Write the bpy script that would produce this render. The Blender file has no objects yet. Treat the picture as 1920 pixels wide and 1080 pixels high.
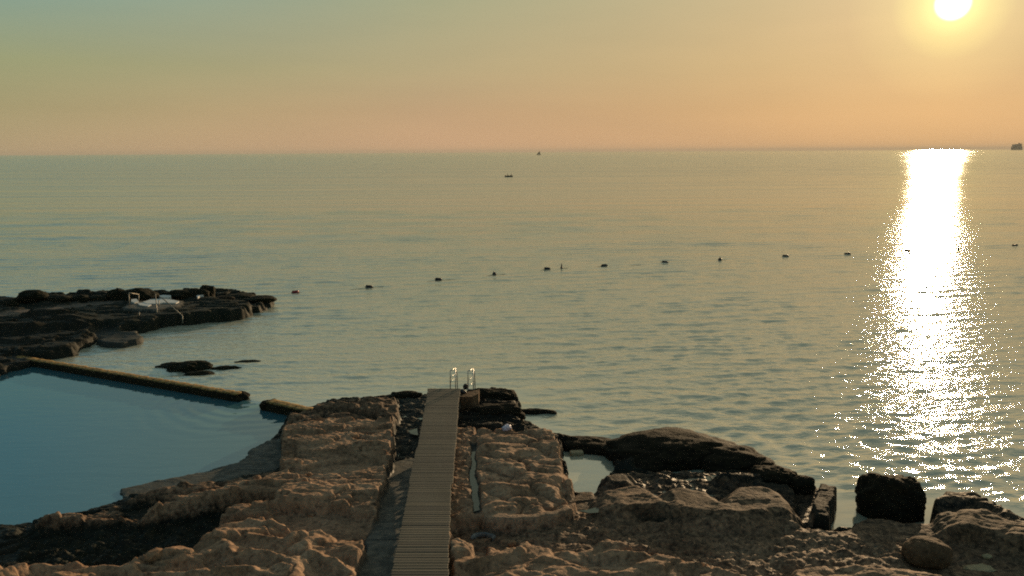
import bpy, bmesh, math, random
import numpy as np
from mathutils import Vector, Matrix, noise as mnoise
random.seed(7)
rng = np.random.default_rng(11)
S = bpy.context.scene
COL = S.collection

# ------------------------------------------------------------------ camera
FPX = 1450.0                      # focal length in pixels of a 1920 wide frame
CAMZ = 10.3
PITCH = math.atan((540 - 285) / FPX)
ROLL = math.radians(0.33)
cF = Vector((0, math.cos(PITCH), -math.sin(PITCH)))
R0 = Vector((1, 0, 0)); U0 = Vector((0, math.sin(PITCH), math.cos(PITCH)))
cR = R0 * math.cos(ROLL) - U0 * math.sin(ROLL)
cU = U0 * math.cos(ROLL) + R0 * math.sin(ROLL)
cam = bpy.data.cameras.new('camera'); camo = bpy.data.objects.new('camera', cam); COL.objects.link(camo)
m = Matrix((cR, cU, -cF)).transposed().to_4x4(); m.translation = Vector((0, 0, CAMZ))
camo.matrix_world = m
cam.sensor_width = 36; cam.lens = 36 * FPX / 1920
cam.clip_start = 0.1; cam.clip_end = 90000
S.camera = camo

def ray(u, v):
    return (cF + cR * ((u - 960) / FPX) + cU * ((540 - v) / FPX))
def P(u, v, z=0.0):
    "the point of the level plane z seen where the photograph has (u, v)"
    d = ray(u, v); t = (z - CAMZ) / d.z
    return Vector((d.x * t, d.y * t, z))

# ------------------------------------------------------------------ sun and sky
SUN = ray(1787, 6).normalized()
SUN_EL = math.asin(SUN.z); SUN_AZ = math.atan2(SUN.x, SUN.y)
sl = bpy.data.lights.new('sun', 'SUN'); sl.energy = 3.7; sl.angle = math.radians(0.53); sl.color = (1.0, 0.71, 0.41)
so = bpy.data.objects.new('sun', sl); COL.objects.link(so)
so.rotation_euler = SUN.to_track_quat('Z', 'Y').to_euler()
so.location = (30, 40, 40)

def s2l(c):
    return tuple(((x / 255) / 12.92 if x / 255 <= 0.04045 else ((x / 255 + 0.055) / 1.055) ** 2.4) for x in c) + (1,)

W = bpy.data.worlds.new('World'); S.world = W; W.use_nodes = True
nt = W.node_tree; N = nt.nodes; L = nt.links; N.clear()
def mathn(nt, op, a, b=None, clamp=False):
    n = nt.nodes.new('ShaderNodeMath'); n.operation = op; n.use_clamp = clamp
    for i, x in enumerate((a, b)):
        if x is None: continue
        if isinstance(x, (int, float)): n.inputs[i].default_value = x
        else: nt.links.new(x, n.inputs[i])
    return n.outputs[0]
def ramp(nt, fac, stops, interp='LINEAR'):
    n = nt.nodes.new('ShaderNodeValToRGB'); e = n.color_ramp.elements; n.color_ramp.interpolation = interp
    while len(e) > 1: e.remove(e[-1])
    e[0].position = stops[0][0]; e[0].color = stops[0][1]
    for p, c in stops[1:]:
        q = e.new(p); q.color = c
    nt.links.new(fac, n.inputs[0]); return n.outputs[0]
def mixc(nt, fac, a, b, mode='MIX'):
    n = nt.nodes.new('ShaderNodeMix'); n.data_type = 'RGBA'; n.blend_type = mode
    for s, x in ((0, fac), (6, a), (7, b)):
        if isinstance(x, (int, float)): n.inputs[s].default_value = x
        elif isinstance(x, tuple): n.inputs[s].default_value = x if len(x) == 4 else x + (1,)
        else: nt.links.new(x, n.inputs[s])
    return n.outputs[2]
def g1(v): return (v, v, v, 1)
tc = N.new('ShaderNodeTexCoord')
sep = N.new('ShaderNodeSeparateXYZ'); L.new(tc.outputs['Generated'], sep.inputs[0])
zc = mathn(nt, 'MAXIMUM', sep.outputs[2], 0.0)
dot = N.new('ShaderNodeVectorMath'); dot.operation = 'DOT_PRODUCT'
L.new(tc.outputs['Generated'], dot.inputs[0]); dot.inputs[1].default_value = SUN
gam = mathn(nt, 'ARCCOSINE', mathn(nt, 'MINIMUM', dot.outputs['Value'], 1.0))      # angle from the sun
hl = mathn(nt, 'SQRT', mathn(nt, 'ADD', mathn(nt, 'MULTIPLY', sep.outputs[0], sep.outputs[0]), mathn(nt, 'MULTIPLY', sep.outputs[1], sep.outputs[1])))
ha = mathn(nt, 'ADD', mathn(nt, 'MULTIPLY', sep.outputs[0], math.sin(SUN_AZ)), mathn(nt, 'MULTIPLY', sep.outputs[1], math.cos(SUN_AZ)))
az = mathn(nt, 'ARCCOSINE', mathn(nt, 'MINIMUM', mathn(nt, 'DIVIDE', ha, mathn(nt, 'MAXIMUM', hl, 1e-4)), 1.0))
azn = mathn(nt, 'DIVIDE', az, math.pi)                                            # 0 at the sun's azimuth, 1 opposite
UP = [(0.5, s2l((98, 130, 142))), (1.0, s2l((84, 98, 102)))]
UP2 = [(0.58, s2l((142, 146, 126))), (.8, s2l((112, 117, 104))), (1.0, s2l((84, 98, 102)))]
r_left = ramp(nt, zc, [(0, s2l((178, 155, 120))), (.05, s2l((166, 155, 114))), (.10, s2l((154, 158, 118))), (.19, s2l((120, 157, 150))), (.30, s2l((98, 142, 158)))] + UP)
r_mid = ramp(nt, zc, [(0, s2l((212, 169, 130))), (.05, s2l((193, 161, 123))), (.10, s2l((181, 165, 126))), (.19, s2l((166, 168, 134))), (.30, s2l((168, 169, 141))), (.42, s2l((158, 164, 146)))] + UP2)
r_sun = ramp(nt, zc, [(0, s2l((220, 172, 120))), (.05, s2l((218, 174, 120))), (.10, s2l((216, 180, 128))), (.19, s2l((214, 187, 142))), (.30, s2l((208, 186, 146))), (.42, s2l((186, 176, 148)))] + UP2)
f1 = mathn(nt, 'DIVIDE', azn, 0.19, True)
f2 = mathn(nt, 'DIVIDE', mathn(nt, 'SUBTRACT', azn, 0.19), 0.16, True)
c = mixc(nt, f1, r_sun, r_mid); c = mixc(nt, f2, c, r_left)
gd = mathn(nt, 'DIVIDE', gam, math.radians(20), True)                             # 0..1 over 20 degrees
glow = ramp(nt, gd, [(0, (3.0, 2.8, 2.2, 1)), (.038, (3.0, 2.8, 2.0, 1)), (.053, (.55, .56, .18, 1)), (.10, (.33, .32, .10, 1)), (.17, (.14, .12, .05, 1)), (.30, (.05, .035, .02, 1)), (.6, (.012, .008, .003, 1)), (1, (0, 0, 0, 1))])
c = mixc(nt, 1.0, c, glow, 'ADD')
sky = N.new('ShaderNodeTexSky'); sky.sky_type = 'NISHITA'; sky.sun_disc = False
sky.sun_elevation = SUN_EL; sky.sun_rotation = SUN_AZ; sky.dust_density = 3
c = mixc(nt, 1.0, c, mixc(nt, 1.0, sky.outputs[0], (.001, .001, .001, 1), 'MULTIPLY'), 'ADD')
# faint uneven veils of haze in the air
ns = N.new('ShaderNodeTexNoise'); ns.inputs['Scale'].default_value = 2.2; ns.inputs['Detail'].default_value = 4
mp = N.new('ShaderNodeMapping'); mp.inputs['Scale'].default_value = (1, 1, 7); L.new(tc.outputs['Generated'], mp.inputs[0]); L.new(mp.outputs[0], ns.inputs['Vector'])
c = mixc(nt, 1.0, c, ramp(nt, ns.outputs[0], [(.3, (.95, .96, .97, 1)), (.7, (1.05, 1.04, 1.03, 1))]), 'MULTIPLY')
c = mixc(nt, 1.0, c, ramp(nt, azn, [(.35, g1(1)), (.6, g1(.85)), (1, g1(.75))]), 'MULTIPLY')      # the sky dims away from the sun
bg = N.new('ShaderNodeBackground'); L.new(c, bg.inputs[0]); bg.inputs[1].default_value = 1.0
wo = N.new('ShaderNodeOutputWorld'); L.new(bg.outputs[0], wo.inputs[0])
W.cycles.sampling_method = 'MANUAL'; W.cycles.sample_map_resolution = 1024
S.view_settings.view_transform = 'Standard'; S.view_settings.look = 'None'
S.view_settings.exposure = 0; S.view_settings.gamma = 1; S.view_settings.use_curve_mapping = False
S.render.engine = 'CYCLES'
S.cycles.use_denoising = False
S.cycles.max_bounces = 6; S.cycles.glossy_bounces = 3
S.cycles.sample_clamp_indirect = .5; S.cycles.filter_width = 1.9; S.cycles.caustics_reflective = False; S.cycles.caustics_refractive = False

# ------------------------------------------------------------------ helpers
def tag(o, label=None, cat=None, group=None, kind=None):
    if label: o['label'] = label
    if cat: o['category'] = cat
    if group: o['group'] = group
    if kind: o['kind'] = kind
    return o
def empty(name, loc, rz=0.0):
    o = bpy.data.objects.new(name, None); COL.objects.link(o); o.location = loc; o.rotation_euler = (0, 0, rz); return o
def link_mesh(name, me, mat, parent=None, smooth=False):
    if mat: me.materials.append(mat)
    if smooth: me.polygons.foreach_set('use_smooth', [True] * len(me.polygons))
    o = bpy.data.objects.new(name, me); COL.objects.link(o)
    if parent: o.parent = parent
    return o
def from_bm(name, bm, mat, parent=None, smooth=False):
    me = bpy.data.meshes.new(name); bmesh.ops.recalc_face_normals(bm, faces=bm.faces); bm.to_mesh(me); bm.free()
    return link_mesh(name, me, mat, parent, smooth)
def add_box(bm, c, s, rz=0.0, bevel=0.0):
    r = bmesh.ops.create_cube(bm, size=1)
    vs = r['verts']
    bmesh.ops.scale(bm, vec=s, verts=vs)
    if bevel:
        es = list({e for v in vs for e in v.link_edges})
        rr = bmesh.ops.bevel(bm, geom=es, offset=bevel, segments=1, affect='EDGES')
        vs = list({v for f in rr['faces'] for v in f.verts} | {v for v in vs if v.is_valid})
    if rz: bmesh.ops.rotate(bm, cent=(0, 0, 0), matrix=Matrix.Rotation(rz, 3, 'Z'), verts=vs)
    bmesh.ops.translate(bm, vec=c, verts=vs)
def add_tube(bm, pts, r, n=8):
    pts = [Vector(p) for p in pts]; rings = []
    up = None
    for i, p in enumerate(pts):
        d = ((pts[min(i + 1, len(pts) - 1)] - pts[max(i - 1, 0)])).normalized()
        a = d.orthogonal().normalized() if up is None else (up - d * up.dot(d)).normalized()
        up = a; b = d.cross(a)
        rr = r[i] if isinstance(r, (list, tuple)) else r
        rings.append([bm.verts.new(p + (a * math.cos(t) + b * math.sin(t)) * rr) for t in [2 * math.pi * k / n for k in range(n)]])
    for A, B in zip(rings, rings[1:]):
        for k in range(n): bm.faces.new((A[k], A[(k + 1) % n], B[(k + 1) % n], B[k]))
    bm.faces.new(rings[0][::-1]); bm.faces.new(rings[-1])

# ---- noise in numpy
_perm = rng.permutation(4096)
_ang = rng.random(4096) * 2 * np.pi
_gx, _gy = np.cos(_ang), np.sin(_ang)
def _h(ix, iy): return _perm[(_perm[ix & 4095] + iy) & 4095]
def pn(x, y):
    ix = np.floor(x).astype(np.int64); iy = np.floor(y).astype(np.int64); fx = x - ix; fy = y - iy
    u = fx * fx * fx * (fx * (fx * 6 - 15) + 10); v = fy * fy * fy * (fy * (fy * 6 - 15) + 10)
    def d(i, j):
        h = _h(ix + i, iy + j); return _gx[h] * (fx - i) + _gy[h] * (fy - j)
    a = d(0, 0) * (1 - u) + d(1, 0) * u; b = d(0, 1) * (1 - u) + d(1, 1) * u
    return (a * (1 - v) + b * v) * 1.5
def fbm(x, y, o=4, g=0.5):
    s = 0; a = 1
    for i in range(o): s = s + a * pn(x * 2 ** i + 17.3 * i, y * 2 ** i - 9.1 * i); a *= g
    return s
_jx, _jy = rng.random(4096), rng.random(4096)
def worley(x, y):
    ix = np.floor(x).astype(np.int64); iy = np.floor(y).astype(np.int64)
    f1 = np.full(x.shape, 9.0); f2 = np.full(x.shape, 9.0); idc = np.zeros(x.shape, np.int64)
    for i in (-1, 0, 1):
        for j in (-1, 0, 1):
            h = _h(ix + i, iy + j); dx = ix + i + _jx[h] - x; dy = iy + j + _jy[h] - y
            d = np.sqrt(dx * dx + dy * dy)
            f2 = np.where(d < f1, f1, np.minimum(f2, d)); idc = np.where(d < f1, h, idc); f1 = np.minimum(f1, d)
    return f1, f2, idc
def sst(a, b, x):
    t = np.clip((x - a) / (b - a), 0, 1); return t * t * (3 - 2 * t)
def sdf(poly, x, y):
    "signed distance to a polygon, negative inside"
    p = np.array([(q[0], q[1]) for q in poly]); n = len(p)
    d = np.full(x.shape, 1e9); s = np.ones(x.shape)
    for i in range(n):
        j = (i - 1) % n
        ex, ey = p[j] - p[i]; wx = x - p[i, 0]; wy = y - p[i, 1]
        t = np.clip((wx * ex + wy * ey) / max(ex * ex + ey * ey, 1e-12), 0, 1)
        bx = wx - ex * t; by = wy - ey * t; d = np.minimum(d, bx * bx + by * by)
        c1 = y >= p[i, 1]; c2 = y < p[j, 1]; c3 = ex * wy > ey * wx
        s = np.where((c1 & c2 & c3) | (~c1 & ~c2 & ~c3), -s, s)
    return s * np.sqrt(d)
def grid_mesh(name, X, Y, Z, mat, attrs={}, keep=None):
    ny, nx = X.shape
    co = np.stack([X, Y, Z], -1).reshape(-1, 3).astype(np.float32)
    i = np.arange(ny * nx).reshape(ny, nx)
    q = np.stack([i[:-1, :-1], i[:-1, 1:], i[1:, 1:], i[1:, :-1]], -1).reshape(-1, 4)
    if keep is not None:
        k = keep.reshape(-1); q = q[k[q].any(1)]
        used = np.zeros(ny * nx, bool); used[q.ravel()] = True
        re = np.cumsum(used) - 1; q = re[q]; co = co[used]
        attrs = {a: v.reshape(-1)[used] for a, v in attrs.items()}
    me = bpy.data.meshes.new(name)
    me.vertices.add(len(co)); me.vertices.foreach_set('co', co.ravel())
    me.loops.add(q.size); me.loops.foreach_set('vertex_index', q.ravel().astype(np.int32))
    me.polygons.add(len(q)); me.polygons.foreach_set('loop_start', np.arange(0, q.size, 4, dtype=np.int32))
    me.polygons.foreach_set('use_smooth', np.ones(len(q), bool))
    me.update(calc_edges=True)
    for a, v in attrs.items():
        at = me.attributes.new(a, 'FLOAT', 'POINT'); at.data.foreach_set('value', v.reshape(-1).astype(np.float32))
    me.materials.append(mat)
    o = bpy.data.objects.new(name, me); COL.objects.link(o); return o

# ------------------------------------------------------------------ materials
def newmat(name):
    mt = bpy.data.materials.new(name); mt.use_nodes = True
    nt = mt.node_tree; b = nt.nodes['Principled BSDF']; return mt, nt, b
def noise(nt, vec, scale, detail=4, rough=0.55, dist=0.0):
    n = nt.nodes.new('ShaderNodeTexNoise'); n.inputs['Scale'].default_value = scale; n.inputs['Detail'].default_value = detail
    n.inputs['Roughness'].default_value = rough; n.inputs['Distortion'].default_value = dist
    nt.links.new(vec, n.inputs['Vector']); return n.outputs[0]
def coords(nt, kind='Object', scale=None):
    t = nt.nodes.new('ShaderNodeTexCoord').outputs[kind]
    if scale:
        m = nt.nodes.new('ShaderNodeMapping'); m.inputs['Scale'].default_value = scale; nt.links.new(t, m.inputs[0]); t = m.outputs[0]
    return t
def attr(nt, name):
    a = nt.nodes.new('ShaderNodeAttribute'); a.attribute_name = name; return a.outputs['Fac']
def bump(nt, h, strength, dist, prev=None):
    b = nt.nodes.new('ShaderNodeBump'); b.inputs['Strength'].default_value = strength; b.inputs['Distance'].default_value = dist
    nt.links.new(h, b.inputs['Height'])
    if prev is not None: nt.links.new(prev, b.inputs['Normal'])
    return b.outputs[0]

def rock_material(name, attrs=True, tone=0.5, green=0.3, wet=0.0):
    mt, nt, b = newmat(name)
    geo = nt.nodes.new('ShaderNodeNewGeometry'); pos = geo.outputs['Position']
    n1 = noise(nt, pos, 0.9, 6, .6); n2 = noise(nt, pos, 7, 6, .65, .6); n3 = noise(nt, pos, 38, 3, .6)
    dry = ramp(nt, n1, [(.30, (.22, .125, .070, 1)), (.5, (.37, .220, .130, 1)), (.70, (.48, .305, .19, 1))])
    dry = mixc(nt, 1.0, dry, ramp(nt, n2, [(.32, (.40, .38, .36, 1)), (.5, (.95, .95, .95, 1)), (.68, (1.35, 1.32, 1.25, 1))]), 'MULTIPLY')
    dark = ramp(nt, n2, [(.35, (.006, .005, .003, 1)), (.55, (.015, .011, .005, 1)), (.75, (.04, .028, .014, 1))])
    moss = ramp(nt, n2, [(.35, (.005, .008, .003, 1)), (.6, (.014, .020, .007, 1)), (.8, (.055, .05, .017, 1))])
    conc = ramp(nt, n2, [(.3, (.085, .086, .075, 1)), (.7, (.18, .172, .145, 1))])
    T = attr(nt, 'tone') if attrs else None
    if attrs:
        # ragged boundary of the tidal stain
        t = mathn(nt, 'ADD', T, mathn(nt, 'MULTIPLY', mathn(nt, 'SUBTRACT', n2, .5), .9))
        t = mathn(nt, 'ADD', mathn(nt, 'MULTIPLY', mathn(nt, 'SUBTRACT', t, .5), 2.0), .5, True)
        G = attr(nt, 'green'); C = attr(nt, 'conc'); Wt = attr(nt, 'wet')
        low = mixc(nt, G, dark, moss)
        c = mixc(nt, t, low, dry)
        c = mixc(nt, C, c, conc)
        c = mixc(nt, mathn(nt, 'MULTIPLY', Wt, .55), c, mixc(nt, 1.0, c, (.35, .35, .36, 1), 'MULTIPLY'))
        wr = mathn(nt, 'MULTIPLY', Wt, ramp(nt, noise(nt, pos, 3.2, 4), [(.42, g1(0)), (.56, g1(1))]))
        rr = mathn(nt, 'SUBTRACT', .82, mathn(nt, 'MULTIPLY', wr, .42))
        nt.links.new(rr, b.inputs['Roughness'])
        flat = mathn(nt, 'SUBTRACT', 1.0, mathn(nt, 'MULTIPLY', C, .8))
    else:
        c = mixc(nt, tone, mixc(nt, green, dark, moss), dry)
        b.inputs['Roughness'].default_value = .8 - .45 * wet
    nt.links.new(c, b.inputs['Base Color'])
    v = nt.nodes.new('ShaderNodeTexVoronoi'); v.inputs['Scale'].default_value = 9; v.feature = 'SMOOTH_F1'
    wv = nt.nodes.new('ShaderNodeVectorMath'); wv.operation = 'ADD'
    nz = nt.nodes.new('ShaderNodeTexNoise'); nz.inputs['Scale'].default_value = 5; nt.links.new(pos, nz.inputs['Vector'])
    sc = nt.nodes.new('ShaderNodeVectorMath'); sc.operation = 'SCALE'; sc.inputs['Scale'].default_value = .25
    nt.links.new(nz.outputs['Color'], sc.inputs[0]); nt.links.new(pos, wv.inputs[0]); nt.links.new(sc.outputs[0], wv.inputs[1]); nt.links.new(wv.outputs[0], v.inputs['Vector'])
    hb = mathn(nt, 'ADD', mathn(nt, 'MULTIPLY', n2, 1.0), mathn(nt, 'MULTIPLY', v.outputs['Distance'], .55))
    hb = mathn(nt, 'ADD', hb, mathn(nt, 'MULTIPLY', n3, .25))
    if attrs: hb = mathn(nt, 'MULTIPLY', hb, flat)
    nt.links.new(bump(nt, hb, .9, .03 if attrs else .04), b.inputs['Normal']); b.inputs['Specular IOR Level'].default_value = .35 if attrs else .15
    return mt
M_rock = rock_material('weathered_limestone')
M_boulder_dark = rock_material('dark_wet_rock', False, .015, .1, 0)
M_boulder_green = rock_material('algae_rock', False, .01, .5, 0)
M_boulder_mid = rock_material('brown_rock', False, .35, .1, 0)
M_stone = rock_material('pale_stone', False, .9, 0, 0)
M_wallstone = rock_material('dark_wall_stone', False, .03, .4, .1)

def simple(name, col, rough=.6, metal=0.0, nscale=None, var=.25, bmp=0.0, spec=.5):
    mt, nt, b = newmat(name)
    b.inputs['Roughness'].default_value = rough; b.inputs['Metallic'].default_value = metal
    b.inputs['Specular IOR Level'].default_value = spec
    if nscale:
        p = coords(nt); n = noise(nt, p, nscale, 5)
        lo = tuple(x * (1 - var) for x in col) + (1,); hi = tuple(x * (1 + var) for x in col) + (1,)
        nt.links.new(ramp(nt, n, [(.3, lo), (.7, hi)]), b.inputs['Base Color'])
        if bmp: nt.links.new(bump(nt, n, .6, bmp), b.inputs['Normal'])
    else: b.inputs['Base Color'].default_value = tuple(col) + (1,)
    return mt
M_coping = simple('ochre_coping', (.25, .155, .045), .8, 0, 5, .85, .03)
M_steel = simple('weathered_steel', (.55, .54, .50), .38, .8, 12, .2)
M_pipe = simple('galvanised_pipe', (.30, .27, .22), .5, .5, 8, .3)
M_blackbuoy = simple('dark_plastic', (.022, .016, .018), .45, 0, 6, .3)
M_redbuoy = simple('dull_red_plastic', (.30, .012, .014), .45, 0, 6, .3)
M_rope = simple('wet_rope', (.06, .055, .035), .8)
M_white = simple('white_plaster', (.70, .68, .64), .6, 0, 5, .1)
M_hull = simple('dark_hull_paint', (.02, .017, .012), .6)
M_cloth = simple('dark_clothing', (.03, .022, .02), .8)
M_skin = simple('tanned_skin', (.24, .12, .07), .6)
M_ship = simple('ship_paint', (.20, .15, .11), .6, 0, .05, .2)
M_sail = simple('sail_cloth', (.32, .24, .17), .8)
M_bag = simple('pale_plastic_bag', (.62, .58, .70), .4, 0, 14, .15)
M_concrete = simple('wet_concrete', (.07, .068, .055), .7, 0, 5, .5, .02)
M_foam = simple('yellowed_foam', (.38, .30, .17), .7, 0, 10, .2)

mt, nt, b = newmat('boardwalk_wood')          # planks
p = coords(nt, 'Object', (1.2, 30, 30)); n = noise(nt, p, 3, 5, .6)
oi = nt.nodes.new('ShaderNodeObjectInfo')
c = ramp(nt, n, [(.3, (.105, .090, .066, 1)), (.7, (.165, .145, .112, 1))])
c = mixc(nt, 1.0, c, ramp(nt, oi.outputs['Random'], [(0, (.62, .62, .63, 1)), (.2, (.82, .80, .77, 1)), (.5, (.95, .94, .90, 1)), (.85, (1.1, 1.06, .98, 1)), (1, (1.35, 1.3, 1.2, 1))]), 'MULTIPLY')
geo = nt.nodes.new('ShaderNodeNewGeometry')
c = mixc(nt, ramp(nt, noise(nt, geo.outputs['Position'], .8, 5), [(.4, g1(0)), (.7, g1(.5))]), c, (.075, .068, .046, 1))
nt.links.new(c, b.inputs['Base Color']); b.inputs['Roughness'].default_value = .75
nt.links.new(bump(nt, n, .5, .006), b.inputs['Normal']); M_wood = mt
M_timber = simple('timber_frame', (.23, .16, .10), .7, 0, 6, .3)

# water ------------------------------------------------------------
class WaterSockets:
    "turbid body colour under a mirror surface whose facets follow a Gaussian spread"
    def __init__(self, nt, ior=1.42):
        N = nt.nodes; N.clear(); o = N.new('ShaderNodeOutputMaterial')
        d = N.new('ShaderNodeBsdfDiffuse'); g = N.new('ShaderNodeBsdfGlossy'); g.distribution = 'BECKMANN'
        f = N.new('ShaderNodeFresnel'); f.inputs['IOR'].default_value = ior
        mx = N.new('ShaderNodeMixShader'); self.cap = f.outputs[0]; g.inputs['Color'].default_value = (.98, .99, .94, 1)
        nt.links.new(self.cap, mx.inputs[0]); nt.links.new(d.outputs[0], mx.inputs[1]); nt.links.new(g.outputs[0], mx.inputs[2]); nt.links.new(mx.outputs[0], o.inputs[0])
        self.nt, self.d, self.g, self.f = nt, d, g, f
    def color(self, s):
        if isinstance(s, tuple): self.d.inputs[0].default_value = s
        else: self.nt.links.new(s, self.d.inputs[0])
    def rough(self, s):
        if isinstance(s, float): self.g.inputs['Roughness'].default_value = s
        else: self.nt.links.new(s, self.g.inputs['Roughness'])
    def normal(self, s):
        for n in (self.d, self.g, self.f): self.nt.links.new(s, n.inputs['Normal'])
def watermat(name, ior=1.42):
    mt = bpy.data.materials.new(name); mt.use_nodes = True; return mt, mt.node_tree, WaterSockets(mt.node_tree, ior)
mt, nt, b = watermat('sea_water', 4.6)
geo = nt.nodes.new('ShaderNodeNewGeometry'); pos = geo.outputs['Position']
sp = nt.nodes.new('ShaderNodeSeparateXYZ'); nt.links.new(pos, sp.inputs[0])
ln = mathn(nt, 'LOGARITHM', mathn(nt, 'MAXIMUM', sp.outputs[1], 5.0), 10.0)        # log10 of metres offshore
ms = nt.nodes.new('ShaderNodeMapping'); ms.inputs['Scale'].default_value = (.00016, .0010, 1); nt.links.new(pos, ms.inputs[0])
slick = noise(nt, ms.outputs[0], 1.0, 9, .62)
ms2 = nt.nodes.new('ShaderNodeMapping'); ms2.inputs['Scale'].default_value = (.012, .05, 1); nt.links.new(pos, ms2.inputs[0])
slick2 = noise(nt, ms2.outputs[0], 1.0, 5, .6)
base_r = ramp(nt, mathn(nt, 'DIVIDE', ln, 5.0), [(.26, g1(.09)), (.34, g1(.12)), (.40, g1(.17)), (.46, g1(.21)), (.55, g1(.24)), (1, g1(.25))])
rv = mathn(nt, 'ADD', mathn(nt, 'MULTIPLY', mathn(nt, 'SUBTRACT', slick, .5), .9), mathn(nt, 'MULTIPLY', mathn(nt, 'SUBTRACT', slick2, .5), .22))
rv = mathn(nt, 'ADD', 1.0, rv)
b.rough(mathn(nt, 'MULTIPLY', base_r, rv, True))
cn = noise(nt, pos, .08, 4)
b.color(ramp(nt, cn, [(.3, (.54, .54, .41, 1)), (.7, (.62, .60, .45, 1))]))
msr = nt.nodes.new('ShaderNodeMapping'); msr.inputs['Scale'].default_value = (.7, 1.9, 1); msr.inputs['Rotation'].default_value = (0, 0, -.10); nt.links.new(pos, msr.inputs[0])
w1 = noise(nt, msr.outputs[0], 4.0, 3, .5, .4); w2 = noise(nt, msr.outputs[0], 1.3, 2, .5, .3)
cm = attr(nt, 'chop')
nearf = ramp(nt, mathn(nt, 'DIVIDE', ln, 5.0), [(.28, g1(1)), (.45, g1(.25)), (.6, g1(0))])
h = mathn(nt, 'MULTIPLY', mathn(nt, 'MULTIPLY', mathn(nt, 'ADD', w1, mathn(nt, 'MULTIPLY', w2, 1.0)), cm), nearf)
bm1 = bump(nt, h, 1.0, .045)
ms3 = nt.nodes.new('ShaderNodeMapping'); ms3.inputs['Scale'].default_value = (.006, .16, 1); nt.links.new(pos, ms3.inputs[0])
far = noise(nt, ms3.outputs[0], 1.0, 4, .6)
farf = ramp(nt, mathn(nt, 'DIVIDE', ln, 5.0), [(.33, g1(0)), (.48, g1(1))])
bm2 = bump(nt, mathn(nt, 'MULTIPLY', far, farf), 1.0, .9, bm1)
ms4 = nt.nodes.new('ShaderNodeMapping'); ms4.inputs['Scale'].default_value = (.0007, .018, 1); nt.links.new(pos, ms4.inputs[0])
farb = ramp(nt, mathn(nt, 'DIVIDE', ln, 5.0), [(.45, g1(0)), (.53, g1(1)), (.64, g1(.6)), (.75, g1(.08))])
bm3 = bump(nt, mathn(nt, 'MULTIPLY', noise(nt, ms4.outputs[0], 1.0, 6, .7), farb), 1.0, 5.5, bm2)
b.normal(bm3)
M_sea = mt

mt, nt, b = watermat('still_water', 2.6)
geo = nt.nodes.new('ShaderNodeNewGeometry'); pos = geo.outputs['Position']
b.rough(.06)
n0 = noise(nt, pos, .12, 4)
b.color(ramp(nt, n0, [(.3, (.050, .155, .195, 1)), (.7, (.070, .18, .21, 1))]))
mm = nt.nodes.new('ShaderNodeMapping'); mm.inputs['Scale'].default_value = (.5, 1.5, 1); nt.links.new(pos, mm.inputs[0])
nn = noise(nt, mm.outputs[0], 1.6, 3)
# rings spreading from the gap in the wall
q = P(475, 752, 0)
dd = nt.nodes.new('ShaderNodeVectorMath'); dd.operation = 'DISTANCE'; nt.links.new(pos, dd.inputs[0]); dd.inputs[1].default_value = (q.x, q.y, .02)
r_ = dd.outputs['Value']
wob = mathn(nt, 'ADD', r_, mathn(nt, 'MULTIPLY', noise(nt, pos, .5, 2), .9))
ring = mathn(nt, 'MULTIPLY', mathn(nt, 'SINE', mathn(nt, 'MULTIPLY', wob, 9.0)), ramp(nt, mathn(nt, 'DIVIDE', r_, 10.0), [(0, g1(1)), (.2, g1(.5)), (.55, g1(0))]))
hh = mathn(nt, 'ADD', mathn(nt, 'MULTIPLY', nn, .6), mathn(nt, 'MULTIPLY', ring, .75))
b.normal(bump(nt, hh, 1.0, .012))
M_pool = mt
mt, nt, b = watermat('puddle_water')
geo = nt.nodes.new('ShaderNodeNewGeometry'); pos = geo.outputs['Position']
b.rough(.05); b.color((.07, .10, .085, 1))
b.normal(bump(nt, noise(nt, pos, 7, 3), 1.0, .006)); M_puddle = mt

# ------------------------------------------------------------------ rock shelf (one height field, 3.5 cm grid)
def PP(pts, z): return [P(u, v, z) for u, v in pts]
def ramp_y(y, y0, z0, y1, z1): return z0 + (z1 - z0) * np.clip((y - y0) / (y1 - y0), 0, 1)

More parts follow.
